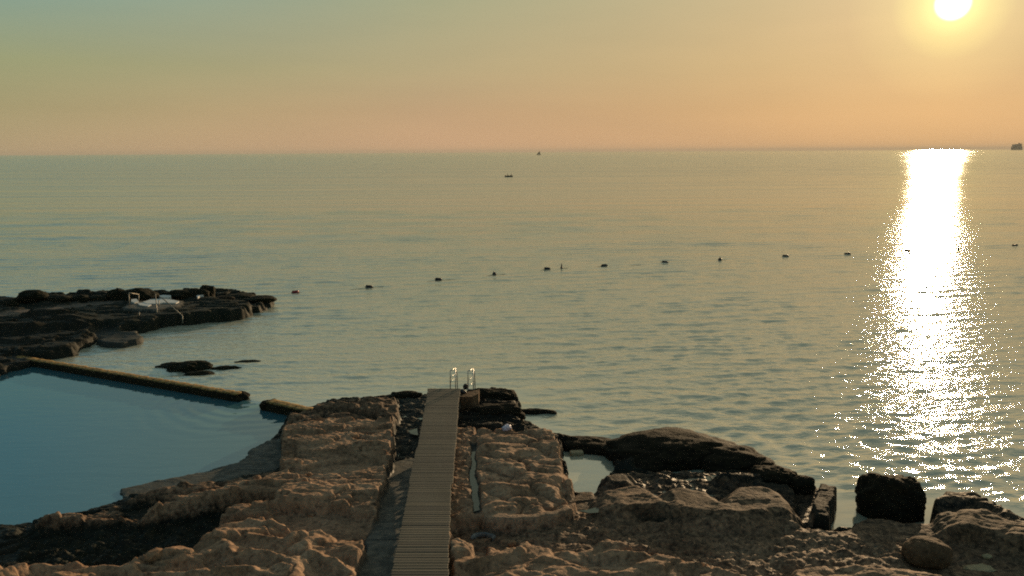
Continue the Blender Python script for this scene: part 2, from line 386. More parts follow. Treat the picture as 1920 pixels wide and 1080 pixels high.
SHORE = [(-500, 1000), (0, 985), (60, 975), (150, 960), (235, 935), (222, 918), (330, 895), (450, 866), (470, 845), (500, 826), (530, 795), (540, 775), (560, 763), (620, 752), (700, 745), (740, 737), (800, 741), (860, 735), (905, 729), (965, 735), (972, 747), (958, 765), (975, 785), (1010, 797), (1045, 812), (1100, 824), (1150, 842), (1200, 885), (1250, 892), (1400, 885), (1450, 892), (1490, 902), (1540, 912), (1570, 935), (1750, 950), (1755, 935), (1800, 928), (1860, 945), (1900, 965), (1990, 990), (2500, 1060), (2700, 1400), (-900, 1400)]
def layers():
    # poly px, plane z, z (number or function of y), edge width, relief, tone, green, conc, wet
    return [
    (SHORE, .1, .16, .35, .14, .25, .5, 0, .6),
    ([(222, 916), (300, 899), (450, 866), (470, 845), (500, 826), (535, 818), (560, 840), (540, 872), (440, 905), (330, 930), (230, 932)], .05, .05, .12, .02, .3, .6, .75, .6),
    ([(50, 985), (150, 962), (240, 935), (330, 915), (430, 905), (520, 880), (560, 950), (400, 962), (330, 985), (250, 998), (150, 1000), (60, 1003)], .4, .40, .25, .24, .6, .6, 0, .3, 1),
    ([(545, 778), (600, 758), (640, 752), (700, 747), (742, 745), (748, 775), (740, 812), (530, 815), (528, 800)], .55, .55, .25, .24, .48, .35, 0, .1, 2),
    ([(528, 808), (560, 790), (745, 785), (738, 812), (731, 850), (728, 880), (722, 905), (716, 950), (703, 985), (690, 990), (640, 972), (540, 972), (515, 968), (400, 960), (300, 965), (240, 955), (330, 925), (430, 905), (535, 875), (528, 850)], .85, .85, .10, .215, .85, .2, 0, 0, 1),
    ([(515, 965), (640, 968), (700, 988), (692, 1016), (560, 1018), (515, 992)], .6, .62, .2, .03, .75, .1, .1, 0),
    ([(40, 1003), (150, 1000), (260, 998), (400, 967), (512, 970), (515, 990), (440, 990), (400, 1015), (350, 1050), (290, 1058), (100, 1066), (30, 1066)], .1, .13, .18, .14, .35, .7, 0, .4, 3),
    ([(430, 982), (480, 976), (540, 988), (620, 1003), (686, 1012), (692, 1030), (684, 1060), (675, 1090), (640, 1400), (-900, 1400), (-600, 1090), (0, 1064), (120, 1055), (290, 1050), (350, 1036), (400, 1003)], 1.0, 1.0, .15, .22, .95, .1, 0, 0, 0),
    # trench of the walkway: left floor, then the rubble on its right
    ([(748, 745), (860, 738), (862, 800), (850, 900), (845, 1000), (840, 1400), (600, 1400), (684, 1075), (696, 1030), (708, 988), (722, 955), (730, 905), (733, 880), (738, 820), (752, 782)], .25, lambda y: np.where(y < 21, ramp_y(y, 16, .74, 21, .50), ramp_y(y, 21, .50, 27, -.10)), .10, .015, .3, .45, .85, .55, 3),
    ([(750, 745), (804, 740), (796, 800), (786, 862), (738, 870), (742, 812), (752, 782)], 0, .05, .2, .09, .45, .6, .3, .6, 3),
    ([(862, 738), (905, 729), (965, 735), (972, 747), (958, 765), (975, 783), (985, 800), (890, 805), (860, 805)], .35, .34, .25, .24, .03, .1, 0, .4),
    ([(846, 803), (893, 806), (900, 860), (905, 985), (908, 1005), (820, 1010), (826, 900)], .8, .86, .12, .10, .95, .1, .0, .1, 3),
    ([(880, 840), (893, 838), (898, 870), (903, 965), (888, 972), (884, 920)], .7, .76, .06, .02, .1, .5, .7, 1, 3),
    # lower wet rubble flat
    ([(848, 1000), (905, 985), (1000, 988), (1060, 962), (1130, 960), (1250, 985), (1500, 985), (1570, 995), (1740, 995), (1920, 1000), (2500, 1060), (2700, 1400), (840, 1400)], .6, .58, .2, .09, .55, .15, 0, .35, 3),
    # pool behind the right block, the ridge beyond it
    ([(1046, 810), (1100, 814), (1150, 832), (1190, 860), (1140, 862), (1100, 846), (1052, 838)], .5, .55, .25, .15, .0, .0, 0, .3),
    ([(1050, 838), (1150, 840), (1200, 868), (1215, 884), (1150, 887), (1128, 900), (1122, 918), (1105, 936), (1085, 930), (1064, 880)], 0, -.5, .15, .04, .0, .2, 0, .3),
    ([(892, 812), (900, 806), (1040, 806), (1048, 835), (1056, 870), (1072, 905), (1086, 932), (1062, 952), (1040, 958), (1000, 966), (905, 970), (900, 930), (894, 860)], .95, .95, .10, .17, .86, .12, 0, 0, 2),
    ([(1080, 920), (1125, 918), (1135, 945), (1128, 958), (1085, 962), (1050, 955)], .5, .5, .3, .05, .4, .4, 0, .3),
    ([(904, 965), (1000, 963), (1040, 955), (1064, 946), (1070, 952), (1042, 964), (1000, 971), (905, 973)], .97, .97, .05, .0, .8, .1, .25, 0, 3),
    # middle shelf and its mounds
    ([(1125, 893), (1200, 885), (1330, 885), (1450, 890), (1500, 925), (1490, 960), (1300, 975), (1130, 965), (1116, 925)], .35, .34, .25, .09, .45, .2, 0, .8, 3),
    ([(1132, 890), (1155, 886), (1185, 893), (1180, 906), (1140, 905)], .6, .62, .22, .05, .3, .3, 0, .3),
    ([(1130, 915), (1200, 910), (1228, 925), (1250, 950), (1180, 958), (1118, 950)], .8, .80, .45, .08, .5, .3, 0, 0, 0),
    ([(1248, 912), (1285, 906), (1330, 918), (1352, 932), (1380, 908), (1420, 902), (1462, 915), (1486, 940), (1480, 955), (1380, 962), (1250, 955)], 1.0, .95, .75, .035, .42, .25, 0, 0, 0),
    ([(1340, 892), (1420, 888), (1480, 905), (1500, 925), (1470, 925), (1400, 900)], .6, .62, .3, .14, .2, .2, 0, .3),
    # channel, ridge and shelf around the square block
    ([(1552, 925), (1566, 895), (1640, 890), (1752, 905), (1752, 1000), (1700, 996), (1600, 1000), (1545, 998), (1548, 960)], 0, -.6, .10, .05, 0, .2, 0, 0),
    ([(1497, 915), (1535, 918), (1525, 985), (1500, 985)], .35, .35, .15, .1, .5, .2, 0, .6),
    ([(1538, 903), (1567, 908), (1557, 950), (1546, 966), (1524, 962)], .75, .74, .10, .06, .05, .1, 0, .1),
    ([(1598, 996), (1606, 982), (1630, 972), (1660, 974), (1700, 985), (1760, 986), (1790, 1010), (1560, 1012)], .45, .5, .22, .06, .4, .1, 0, .2, 0),
    ([(1756, 940), (1775, 926), (1810, 924), (1860, 943), (1900, 968), (1990, 995), (2500, 1065), (2500, 1200), (1900, 1060), (1760, 1000)], .6, .62, .25, .14, .3, .2, 0, .4, 0),
    ([(1790, 955), (1850, 955), (1930, 985), (2200, 1020), (2300, 1090), (2000, 1060), (1840, 1020), (1775, 985)], .95, .98, .7, .07, .45, .35, 0, 0, 0),
    ([(1750, 1012), (1830, 1020), (1900, 1040), (2100, 1070), (2100, 1300), (1740, 1300), (1700, 1040)], .55, .52, .3, .07, .5, .2, 0, .4),
    # near terrace
    ([(845, 1018), (915, 1013), (1000, 1019), (1080, 1032), (1138, 1016), (1175, 1023), (1200, 1041), (1260, 1055), (1340, 1069), (1420, 1085), (1520, 1110), (1600, 1400), (838, 1400)], 1.1, 1.08, .18, .15, .97, .05, 0, 0, 0),
    ([(1490, 1066), (1600, 1060), (1700, 1066), (1770, 1080), (1850, 1400), (1430, 1400)], .9, .88, .2, .1, .7, .1, 0, .1, 0),
    ([(893, 1012), (913, 1012), (912, 1050), (890, 1052)], 1.0, .70, .05, .02, .45, .2, .3, .1),
    ]

def build_field(xs, ys, LAY, warp=.10, base=-1.0):
    X, Y = np.meshgrid(xs, ys)
    wx = X + warp * fbm(X * .9 + 3, Y * .9, 3) + .035 * fbm(X * 4, Y * 4 + 7, 2)
    wy = Y + warp * fbm(X * .9 - 31, Y * .9 + 12, 3) + .035 * fbm(X * 4 + 50, Y * 4, 2)
    H = np.full(X.shape, base); A = np.full(X.shape, .1)
    T = np.zeros(X.shape); G = np.full(X.shape, .5); C = np.zeros(X.shape); Wt = np.zeros(X.shape)
    ST = [np.zeros(X.shape) for _ in range(4)]; ST[3][:] = 1
    for row in LAY:
        pts, zp, z, w, a, t, g, c, wet = row[:9]; sty = row[9] if len(row) > 9 else 1
        poly = PP(pts, zp); px = [q[0] for q in poly]; py = [q[1] for q in poly]
        m0, m1 = np.searchsorted(xs, [min(px) - 2, max(px) + 2]); k0, k1 = np.searchsorted(ys, [min(py) - 2, max(py) + 2])
        if m0 >= m1 or k0 >= k1: continue
        s = (slice(k0, k1), slice(m0, m1))
        d = sdf(poly, wx[s], wy[s]); mk = 1 - sst(-w * .35, w * .65, d)
        zz = z(Y[s]) if callable(z) else z
        H[s] += (zz - H[s]) * mk
        for arr, v in ((A, a), (T, t), (G, g), (C, c), (Wt, wet), (ST[0], sty == 0), (ST[1], sty == 1), (ST[2], sty == 2), (ST[3], sty == 3)): arr[s] += (float(v) - arr[s]) * mk
    return X, Y, H, A, T, G, C, Wt, ST

def relief(X, Y, ST, seed=0.0):
    "weathered limestone in four habits: scalloped hollows, thin ledges, overlapping pillows, fine rubble"
    x = X + .28 * fbm(X * .8 + seed, Y * .8, 2); y = Y + .22 * fbm(X * .8, Y * .8 + 40 + seed, 2)
    def soft(n, e): return np.sqrt(n * n + e * e) - e
    # 0: sinuous crests round smooth hollows
    n = pn(x * .62 + seed, y * .95); n2 = pn(x * 1.5 + 5, y * 2.3 + seed)
    s0 = .75 - 2.3 * soft(n, .05) + .30 * (.5 - 1.6 * soft(n2, .04)) + .5 * pn(x * .33, y * .4 + 9)
    b = 1.5 * fbm(x * .45 + 11, y * 1.0, 2) + .12 * pn(x * 3, y * 6); k = np.floor(b); fr = b - k
    s0 = s0 + .40 * (k + sst(.55, .70, fr)) - .22 * np.exp(-((fr - .53) / .06) ** 2)
    # 1: thin beds stepping down, edges eaten back
    b = 2.2 * fbm(x * .26 + 3, y * .95 + seed, 2) + .75 * pn(x * .8, y * 2.9) + .10 * pn(x * 3.0, y * 8)
    k = np.floor(b); fr = b - k
    s1 = .46 * (k + sst(.60, .70, fr) + .18 * fr) - .30 * np.exp(-((fr - .57) / .045) ** 2) + .24 * (.4 - 1.5 * soft(pn(x * 1.1 + 2, y * 3.4), .04))
    # 2: overlapping pillows, each with a rounded back and a sharp foot
    f1, f2, idc = worley(x * .62 + 9 + seed, y * 1.30 + 5)
    s2 = 1.15 * np.sqrt(np.clip((f2 - f1) / .6, 0, 1)) - .7 + .7 * (_jx[idc] - .5) + .35 * pn(x * 2.2, y * 3.2)
    b = 1.6 * fbm(x * .5, y * 1.2 + 30, 2); k = np.floor(b); s2 = s2 + .35 * (k + sst(.5, .8, b - k)) - .5 * np.exp(-((f2 - f1) / .07) ** 2)
    # 3: fine rubble and wet grit
    s3 = .8 * fbm(X * 1.6 + 4, Y * 3.0 + seed, 5, .6) + .4 * np.abs(pn(X * 5, Y * 9)) + .5 * fbm(X * .5, Y * .7, 2)
    r = ST[0] * s0 + ST[1] * s1 + ST[2] * s2 + ST[3] * s3
    f1, f2, _ = worley(X * 3.4 + .3 * fbm(X * 3, Y * 3, 2), Y * 5.2)
    return r + .05 * fbm(X * 3.2, Y * 4.8 + seed, 4, .65) - .10 * sst(.30, .0, f1) * sst(.0, .25, pn(X * .9, Y * 1.1 + 3))

xs = np.arange(-18.5, 22.5, .036); ys = np.arange(14.0, 32.4, .038)
X, Y, H, A, T, G, C, Wt, ST = build_field(xs, ys, layers())
H = H + A * relief(X, Y, ST)
# fine layered riffles on the left block and the wet flat
H = H + (.018 + .022 * ST[3]) * np.clip(A / .12, 0, 1.2) * fbm(X * 5 + 3, Y * 11, 3)
# joints of the concrete floor in the trench, small saw cuts on the curb
q = P(720, 1027, .45)
jm = (np.abs(Y - q.y + .02 * X) < .03) & (C > .4) & (X < -1.2) & (X > -4); H[jm] -= .05
wetline = np.clip((H - .12 + .10 * fbm(X * .7, Y * .7, 3)) / .32, 0, 1)
T = T * (.25 + .75 * wetline)
chn = sst(.50, .30, H)
keep = H > -.75
shelf = grid_mesh('rock_shelf', X, Y, H, M_rock, dict(tone=T, green=G, conc=C, wet=Wt), keep)
tag(shelf, 'weathered tan limestone shelf with hollows and ledges along the sea', kind='structure')
def ground(x, y, H=H):
    i = int(np.clip(round((y - ys[0]) / .038), 0, len(ys) - 1)); j = int(np.clip(round((x - xs[0]) / .036), 0, len(xs) - 1)); return float(H[i, j])
GH = H

# ------------------------------------------------------------------ headland across the pool
HL = [
 ([(-900, 572), (0, 557), (160, 553), (240, 547), (330, 546), (440, 548), (500, 556), (516, 563), (500, 570), (490, 577), (440, 588), (370, 598), (300, 606), (265, 614), (200, 625), (150, 640), (140, 655), (90, 664), (20, 668), (-900, 700)], .3, .42, .5, .25, .01, .6, 0, .3),
 ([(-900, 580), (0, 561), (160, 556), (300, 551), (400, 550), (440, 554), (476, 562), (440, 571), (300, 584), (250, 592), (130, 598), (0, 606), (-900, 640)], 1.0, .74, .5, .13, .0, .75, 0, .2),
 ([(-40, 590), (90, 575), (180, 565), (220, 562), (222, 567), (120, 580), (0, 596)], .7, .66, .2, .05, .5, .3, .5, .3),
 ([(0, 600), (60, 585), (130, 582), (160, 597), (155, 615), (60, 632), (-100, 640), (-200, 620)], 1.0, 1.0, 1.6, .2, .04, .3, 0, 0),
 ([(60, 625), (150, 618), (160, 634), (120, 650), (60, 655), (-300, 670), (-300, 640)], .5, .5, .9, .15, .03, .4, 0, .2),
 ([(172, 626), (200, 621), (245, 622), (272, 632), (262, 640), (205, 647), (180, 640)], .25, .28, .25, .05, .05, .5, .35, .3),
 ([(240, 566), (320, 560), (345, 564), (330, 574), (290, 579), (235, 576)], 0.92, .88, .1, .02, .4, .4, .8, .2),
 ([(-900, 640), (-200, 655), (0, 658), (30, 664), (62, 674), (30, 685), (0, 692), (-100, 700), (-900, 720)], .3, .32, .4, .2, .10, .4, 0, .4),
]
xs2 = np.arange(-62, -11, .10); ys2 = np.arange(33, 66, .10)
X, Y, H, A, T, G, C, Wt, ST = build_field(xs2, ys2, HL, .3)
H = H + A * 1.2 * relief(X * .8, Y * .8, ST, 55)
T = T * (.3 + .7 * np.clip((H - .1) / .4, 0, 1))
hd = grid_mesh('rocky_headland', X, Y, H, M_rock, dict(tone=T, green=G, conc=C, wet=Wt), H > -.7)
tag(hd, 'low dark algae covered headland across the pool', kind='structure')
def ground2(x, y, H=H):
    i = int(np.clip(round((y - ys2[0]) / .1), 0, len(ys2) - 1)); j = int(np.clip(round((x - xs2[0]) / .1), 0, len(xs2) - 1)); return float(H[i, j])

# ------------------------------------------------------------------ water
POOL = PP([(30, 684), (120, 686), (462, 752), (500, 762), (585, 775), (640, 850), (520, 930), (250, 985), (0, 1050), (-900, 1100), (-1500, 720), (-400, 690)], 0)
n_a, n_b, n_x = 700, 80, 830
ya = 15.5 * (140 / 15.5) ** (np.linspace(0, 1, n_a)); yb = 140 * (32000 / 140) ** (np.linspace(0, 1, n_b + 1)[1:])
yy = np.concatenate([ya, yb]); tx = np.linspace(-1.35, 1.25, n_x)
Y, TX = np.meshgrid(yy, tx, indexing='ij')
X = TX * (Y + 4)
sp_ = np.maximum(np.gradient(yy)[:, None], 0) * np.ones_like(X)
Z = np.zeros_like(X); NW = 130
near = slice(0, n_a)
for i in range(NW):
    lam = .30 * (3.6 / .30) ** ((i + rng.random()) / NW)
    k = 2 * math.pi / lam; th = math.radians(-81 + rng.normal() * 17)
    a = 1.414 * (.150 / math.sqrt(NW)) / k * (1.6 if lam < 1.0 else .45 if lam < 2.0 else .12)
    fade = sst(1.9, 4.0, lam / sp_[near])
    Z[near] += fade * a * np.sin(k * (math.cos(th) * X[near] + math.sin(th) * Y[near]) + rng.random() * 6.28)
for i in range(9):                      # a train of longer ripples running in towards the shelf
    lam = 1.45 + .8 * rng.random(); k = 2 * math.pi / lam; th = math.radians(-79 + rng.normal() * 5)
    Z[near] += sst(1.9, 4.0, lam / sp_[near]) * 1.414 * (.055 / 3) / k * np.sin(k * (math.cos(th) * X[near] + math.sin(th) * Y[near]) + rng.random() * 6.28)
# gentle gathering of the waves into sets
Z[near] *= .75 + .45 * fbm(X[near] * .05, Y[near] * .11, 3)
sh = PP(SHORE, 0)
ds = np.full(X.shape, 99.0); mm_ = Y < 48
ds[mm_] = sdf(sh, X[mm_], Y[mm_])
dp = np.full(X.shape, 99.0); mm_ = Y < 60
dp[mm_] = sdf(POOL, X[mm_], Y[mm_])
chop = (.08 + .92 * sst(-.1, .9, ds)) * (.72 + .28 * sst(0, 6, ds)) * sst(-.4, .5, dp)
chop *= 1 - .55 * sst(12, 2, np.hypot(X - P(300, 650).x, (Y - P(300, 650).y))) * 0
Z = Z * chop - .05 * sst(.3, -.2, dp)
# ripples bending round the shore rocks
rp = P(1250, 850, 0); rr = np.hypot(X - rp.x, Y - rp.y)
Z[near] += (.020 * np.sin(rr * 5.6 + .6 * fbm(X * .3, Y * .3, 2)) * sst(11, 3, rr) * sst(.2, 1.2, ds))[near]
rp = P(1600, 905, 0); rr = np.hypot(X - rp.x, Y - rp.y)
Z[near] += (.016 * np.sin(rr * 6.3) * sst(9, 2.5, rr) * sst(.2, 1.2, ds))[near]
sea = grid_mesh('sea_water', X, Y, Z, M_sea, dict(chop=chop))
tag(sea, 'open sea with small ripples and a bright sun path', kind='structure')

def sheet(name, poly, z, mat, label, sub=1):
    bm = bmesh.new(); f = bm.faces.new([bm.verts.new((q[0], q[1], z)) for q in poly])
    if f.normal.z < 0 or True: bmesh.ops.recalc_face_normals(bm, faces=bm.faces)
    if bm.faces[:] and bm.faces[:][0].normal.z < 0: bmesh.ops.reverse_faces(bm, faces=bm.faces)
    me = bpy.data.meshes.new(name); bm.to_mesh(me); bm.free()
    o = link_mesh(name, me, mat); tag(o, label, kind='structure'); return o
sheet('pool_water', POOL, .0, M_pool, 'calm blue seawater pool behind the low stone wall')
def puddle(pts, z, label, mat=M_puddle): return sheet('puddle_water', PP(pts, z), z, mat, label)
# seabed far below, so that the water has a bottom where the shelf ends
bm = bmesh.new(); add_box(bm, (0, 15000, -3), (70000, 30400, .5)); o = from_bm('seabed', bm, M_rock); tag(o, kind='structure')
bm = bmesh.new(); add_box(bm, (0, 9.5, -.9), (120, 12.6, 1.4)); o = from_bm('ground', bm, M_rock); tag(o, kind='structure')

# ------------------------------------------------------------------ boulders
def boulder(name, c, size, mat, label, cat='rock', group=None, rz=0.0, p=2.0, amp=.18, sub=5, seed=0, freq=1.6, parent=None, tilt=(0, 0), crack=.035):
    bm = bmesh.new(); bmesh.ops.create_icosphere(bm, subdivisions=sub, radius=1)
    for v in bm.verts:
        n = v.co.normalized()
        k = (abs(n.x) ** p + abs(n.y) ** p + abs(n.z) ** p) ** (-1 / p)
        q = n * freq + Vector((seed * 7.1, seed * 3.3, seed))
        d = mnoise.fractal(q, .9, 2.1, 5) * amp + mnoise.ridged_multi_fractal(q * .8, .9, 2.0, 3, 1.0, 2.0) * amp * .25
        dv = mnoise.voronoi(q * 1.15 + Vector((3, seed, 1)))[0]; cr = max(0.0, 1 - (dv[1] - dv[0]) / .09)
        d -= cr * crack; d += round(mnoise.noise(q * .9 + Vector((9, 9, seed))) * 3) / 3 * amp * .35
        v.co = n * k * (1 + d)
        v.co = Vector((v.co.x * size[0] / 2, v.co.y * size[1] / 2, v.co.z * size[2] / 2))
    me = bpy.data.meshes.new(name); bm.to_mesh(me); bm.free()
    o = link_mesh(name, me, mat, parent, True); o.location = c; o.rotation_euler = (tilt[0], tilt[1], rz)
    if label: tag(o, label, cat, group)
    return o
GB = 'boulders along the shore'
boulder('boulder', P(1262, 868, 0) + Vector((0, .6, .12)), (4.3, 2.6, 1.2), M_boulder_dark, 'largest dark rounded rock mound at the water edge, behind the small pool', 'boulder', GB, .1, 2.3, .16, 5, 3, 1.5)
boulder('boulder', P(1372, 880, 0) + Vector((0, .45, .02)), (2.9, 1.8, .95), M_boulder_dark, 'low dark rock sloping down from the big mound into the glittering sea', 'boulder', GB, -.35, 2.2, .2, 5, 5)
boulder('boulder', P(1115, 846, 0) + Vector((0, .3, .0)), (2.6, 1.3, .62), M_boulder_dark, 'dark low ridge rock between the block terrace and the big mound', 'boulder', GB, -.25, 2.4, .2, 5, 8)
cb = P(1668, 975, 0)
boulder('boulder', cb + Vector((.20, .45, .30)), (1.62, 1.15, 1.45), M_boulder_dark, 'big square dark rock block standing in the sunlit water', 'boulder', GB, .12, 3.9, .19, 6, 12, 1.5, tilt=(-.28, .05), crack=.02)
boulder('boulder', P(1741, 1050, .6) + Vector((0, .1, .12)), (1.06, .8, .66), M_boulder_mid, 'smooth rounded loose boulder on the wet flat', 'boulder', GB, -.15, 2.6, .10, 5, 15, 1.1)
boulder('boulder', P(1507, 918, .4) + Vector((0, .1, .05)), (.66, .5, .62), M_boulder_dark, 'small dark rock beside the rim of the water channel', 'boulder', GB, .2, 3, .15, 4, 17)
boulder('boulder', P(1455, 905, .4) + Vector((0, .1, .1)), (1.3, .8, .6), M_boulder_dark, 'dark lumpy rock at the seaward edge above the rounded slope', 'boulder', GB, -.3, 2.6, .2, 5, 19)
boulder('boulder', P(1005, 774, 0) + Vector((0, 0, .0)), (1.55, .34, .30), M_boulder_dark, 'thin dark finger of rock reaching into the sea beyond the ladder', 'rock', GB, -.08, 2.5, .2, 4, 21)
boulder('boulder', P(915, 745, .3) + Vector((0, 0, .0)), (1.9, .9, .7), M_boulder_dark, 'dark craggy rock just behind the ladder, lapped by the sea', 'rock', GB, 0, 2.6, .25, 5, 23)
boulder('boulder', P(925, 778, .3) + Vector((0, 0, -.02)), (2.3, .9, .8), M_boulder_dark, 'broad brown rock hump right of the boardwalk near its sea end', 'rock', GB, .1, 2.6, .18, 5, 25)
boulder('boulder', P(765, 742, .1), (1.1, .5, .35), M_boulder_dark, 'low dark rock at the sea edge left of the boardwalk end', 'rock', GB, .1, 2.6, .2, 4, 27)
# reef in the bay
GR = 'reef rocks in the bay'
boulder('reef_rock', P(355, 692, 0) + Vector((0, .1, -.08)), (2.2, 1.3, .72), M_boulder_green, 'larger low reef rock breaking the water beyond the pool wall', 'rock', GR, .1, 2.2, .28, 5, 31)
boulder('reef_rock', P(375, 701, 0) + Vector((0, 0, -.05)), (1.3, .6, .34), M_boulder_green, 'small flat reef rock in front of the larger one', 'rock', GR, .1, 2.2, .28, 4, 33)
boulder('reef_rock', P(420, 690, 0) + Vector((0, 0, -.05)), (1.5, .5, .28), M_boulder_green, 'narrow reef rock right of the larger one', 'rock', GR, .15, 2.2, .28, 4, 35)
boulder('reef_rock', P(466, 677, 0) + Vector((0, 0, -.04)), (1.2, .35, .16), M_boulder_green, 'thin barely showing reef sliver farthest right in the bay', 'rock', GR, .1, 2.2, .28, 4, 37)
boulder('reef_rock', P(322, 687, 0) + Vector((0, 0, -.05)), (1.3, .7, .42), M_boulder_green, 'leftmost hump of the reef in the bay', 'rock', GR, .1, 2.2, .28, 4, 39)
# rocks along the seaward rim of the headland
GH_ = 'rocks along the far rim of the headland'
rim = [(-60, 566, 46, 14, 'first lump at the left end of the headland rim'), (22, 563, 60, 14, 'long low black lump on the headland rim, near the left side'),
       (62, 562, 44, 15, 'second black lump from the left on the rim'), (108, 560, 50, 13, 'wide low black rock on the rim left of the pale path'),
       (150, 558, 34, 12, 'small flat black rock on the rim above the pale path'), (185, 556, 40, 15, 'rounded black rock on the rim left of the tall one'),
       (219, 555, 34, 24, 'tall rounded black rock on the rim, left of the steel rails'), (258, 554, 62, 23, 'largest black rock on the rim, behind the rails'),
       (338, 553, 48, 15, 'low black rock on the rim right of the rails'), (366, 551, 50, 19, 'black rock on the rim leaning against the square block'),
       (389, 548, 24, 22, 'upright square black block standing on the rim'), (418, 553, 40, 9, 'flat reddish rock near the point of the headland'),
       (452, 558, 50, 8, 'low broken rock at the point of the headland'), (492, 566, 46, 8, 'last low rock of the point, washed by the sea')]
for i, (u, v, wpx, hpx, lab) in enumerate(rim):
    q = P(u, v, .9 if u < 430 else .35); s = (q - Vector((0, 0, CAMZ))).length / FPX
    zc_ = ground2(q.x, q.y)
    boulder('rim_rock', (q.x, q.y, zc_ + .30 * hpx * s), (wpx * s * .98, wpx * s * .7, hpx * s * 1.4), M_boulder_green if i != 11 else M_boulder_dark, lab, 'rock', GH_, random.uniform(-.3, .3), 5 if i == 10 else 2.4, .2, 4, 50 + i)

# loose stones on the shelf
st = [(498, 0, 0)]
GS = 'loose stones on the shelf'
for u, v, w, lab in [(665, 815, .30, 'pale round stone lying in a hollow of the left rock terrace'), (583, 950, .16, 'small pale stone on the middle of the left terrace'),
                     (579, 884, .15, 'tiny pale stone on the left terrace, above the middle'), (292, 1062, .42, 'flat orange lit stone on the front left ledge'),
                     (960, 1000, .22, 'grey stone on the wet flat in front of the concrete curb')]:
    q = P(u, v, .9); z = ground(q.x, q.y)
    boulder('loose_stone', (q.x, q.y, z + w * .15), (w, w * .75, w * .6), M_stone, lab, 'stone', GS, random.random(), 2.6, .12, 3, u * .1)

# ------------------------------------------------------------------ pool wall
def rough_wall(name, A_, B_, wid, top, label, seed):
    A_ = Vector((A_.x, A_.y, 0)); B_ = Vector((B_.x, B_.y, 0)); d = (B_ - A_); Ln = d.length; d.normalize(); nrm = Vector((-d.y, d.x, 0))
    root = empty(name, A_); tag(root, label, 'wall', 'pool wall pieces')
    # a mass of coursed stone: capping stones set on a body
    n = int(Ln / .07); prof = [(-.5, -.8), (-.5, -.2), (-.49, .45), (-.49, .9), (-.46, 1.0), (-.2, 1.0), (0, 1.0), (.2, 1.0), (.46, 1.0), (.49, .9), (.5, .4), (.5, -.8)]
    bm = bmesh.new(); rings = []
    for i in range(n + 1):
        c = d * (Ln * i / n); ring = []
        endf = min(1, min(i, n - i) / 6 + .35)
        for a, h in prof:
            p = c + nrm * (a * wid * (0.8 + .2 * endf)) + Vector((0, 0, h * top * (endf if h > 0 else 1)))
            q = (p + A_) * 2.2
            k = mnoise.noise_vector(q + Vector((seed, 0, 0))) * .035 + mnoise.noise_vector(q * 3.1) * .022
            ring.append(bm.verts.new(p + k))
        rings.append(ring)
    for R_, Q in zip(rings, rings[1:]):
        for j in range(len(prof) - 1): bm.faces.new((R_[j], R_[j + 1], Q[j + 1], Q[j]))
    bm.faces.new(rings[0]); bm.faces.new(rings[-1][::-1])
    from_bm('wall_body', bm, M_wallstone, root, True)
    # coping stones, each its own piece, along the top
    x = .1; i = 0
    while x < Ln - .3:
        w = random.uniform(.38, .62)
        if x + w > Ln - .1: w = Ln - .1 - x
        bm = bmesh.new(); bmesh.ops.create_cube(bm, size=1); bmesh.ops.subdivide_edges(bm, edges=bm.edges, cuts=2, use_grid_fill=True)
        for v in bm.verts:
            c2 = v.co.copy(); c2.x *= w - .05; c2.y *= wid * .90; c2.z *= .06
            r = Vector((abs(v.co.x), abs(v.co.y), abs(v.co.z)));
            if sum(1 for t in r if t > .45) >= 2: c2 *= .96
            v.co = c2 + mnoise.noise_vector(c2 * 4 + Vector((i * 3.3, seed, 0))) * .028
        o = from_bm('coping_stone', bm, M_coping, root, True)
        o.location = d * (x + w / 2) + Vector((0, 0, top * .98 + random.uniform(0, .018))); o.rotation_euler = (0, 0, math.atan2(d.y, d.x) + random.uniform(-.03, .03))
        x += w; i += 1
rough_wall('pool_wall', P(15, 666, .30), P(452, 739, .30), .42, .30, 'long low ochre stone wall dividing the calm pool from the bay', 3)
rough_wall('pool_wall', P(502, 750, .38), P(585, 769, .34), .5, .34, 'short stub of ochre stone wall joining the near rocks', 9)
boulder('boulder', P(451, 743, .1) + Vector((0, 0, -.02)), (.7, .5, .42), M_boulder_dark, 'dark rough stone capping the end of the long pool wall', 'rock', GB, .2, 2.6, .2, 4, 43)
boulder('boulder', P(515, 762, .1) + Vector((-.15, 0, .0)), (.8, .5, .5), M_boulder_dark, 'dark rough stone at the seaward end of the wall stub', 'rock', GB, .2, 2.6, .2, 4, 44)

# ------------------------------------------------------------------ boardwalk
bw = empty('boardwalk', (0, 0, 0)); tag(bw, 'long straight timber boardwalk running down to the swimming ladder', 'boardwalk')
def bz(y): return 1.24 - (y - 16) * .014
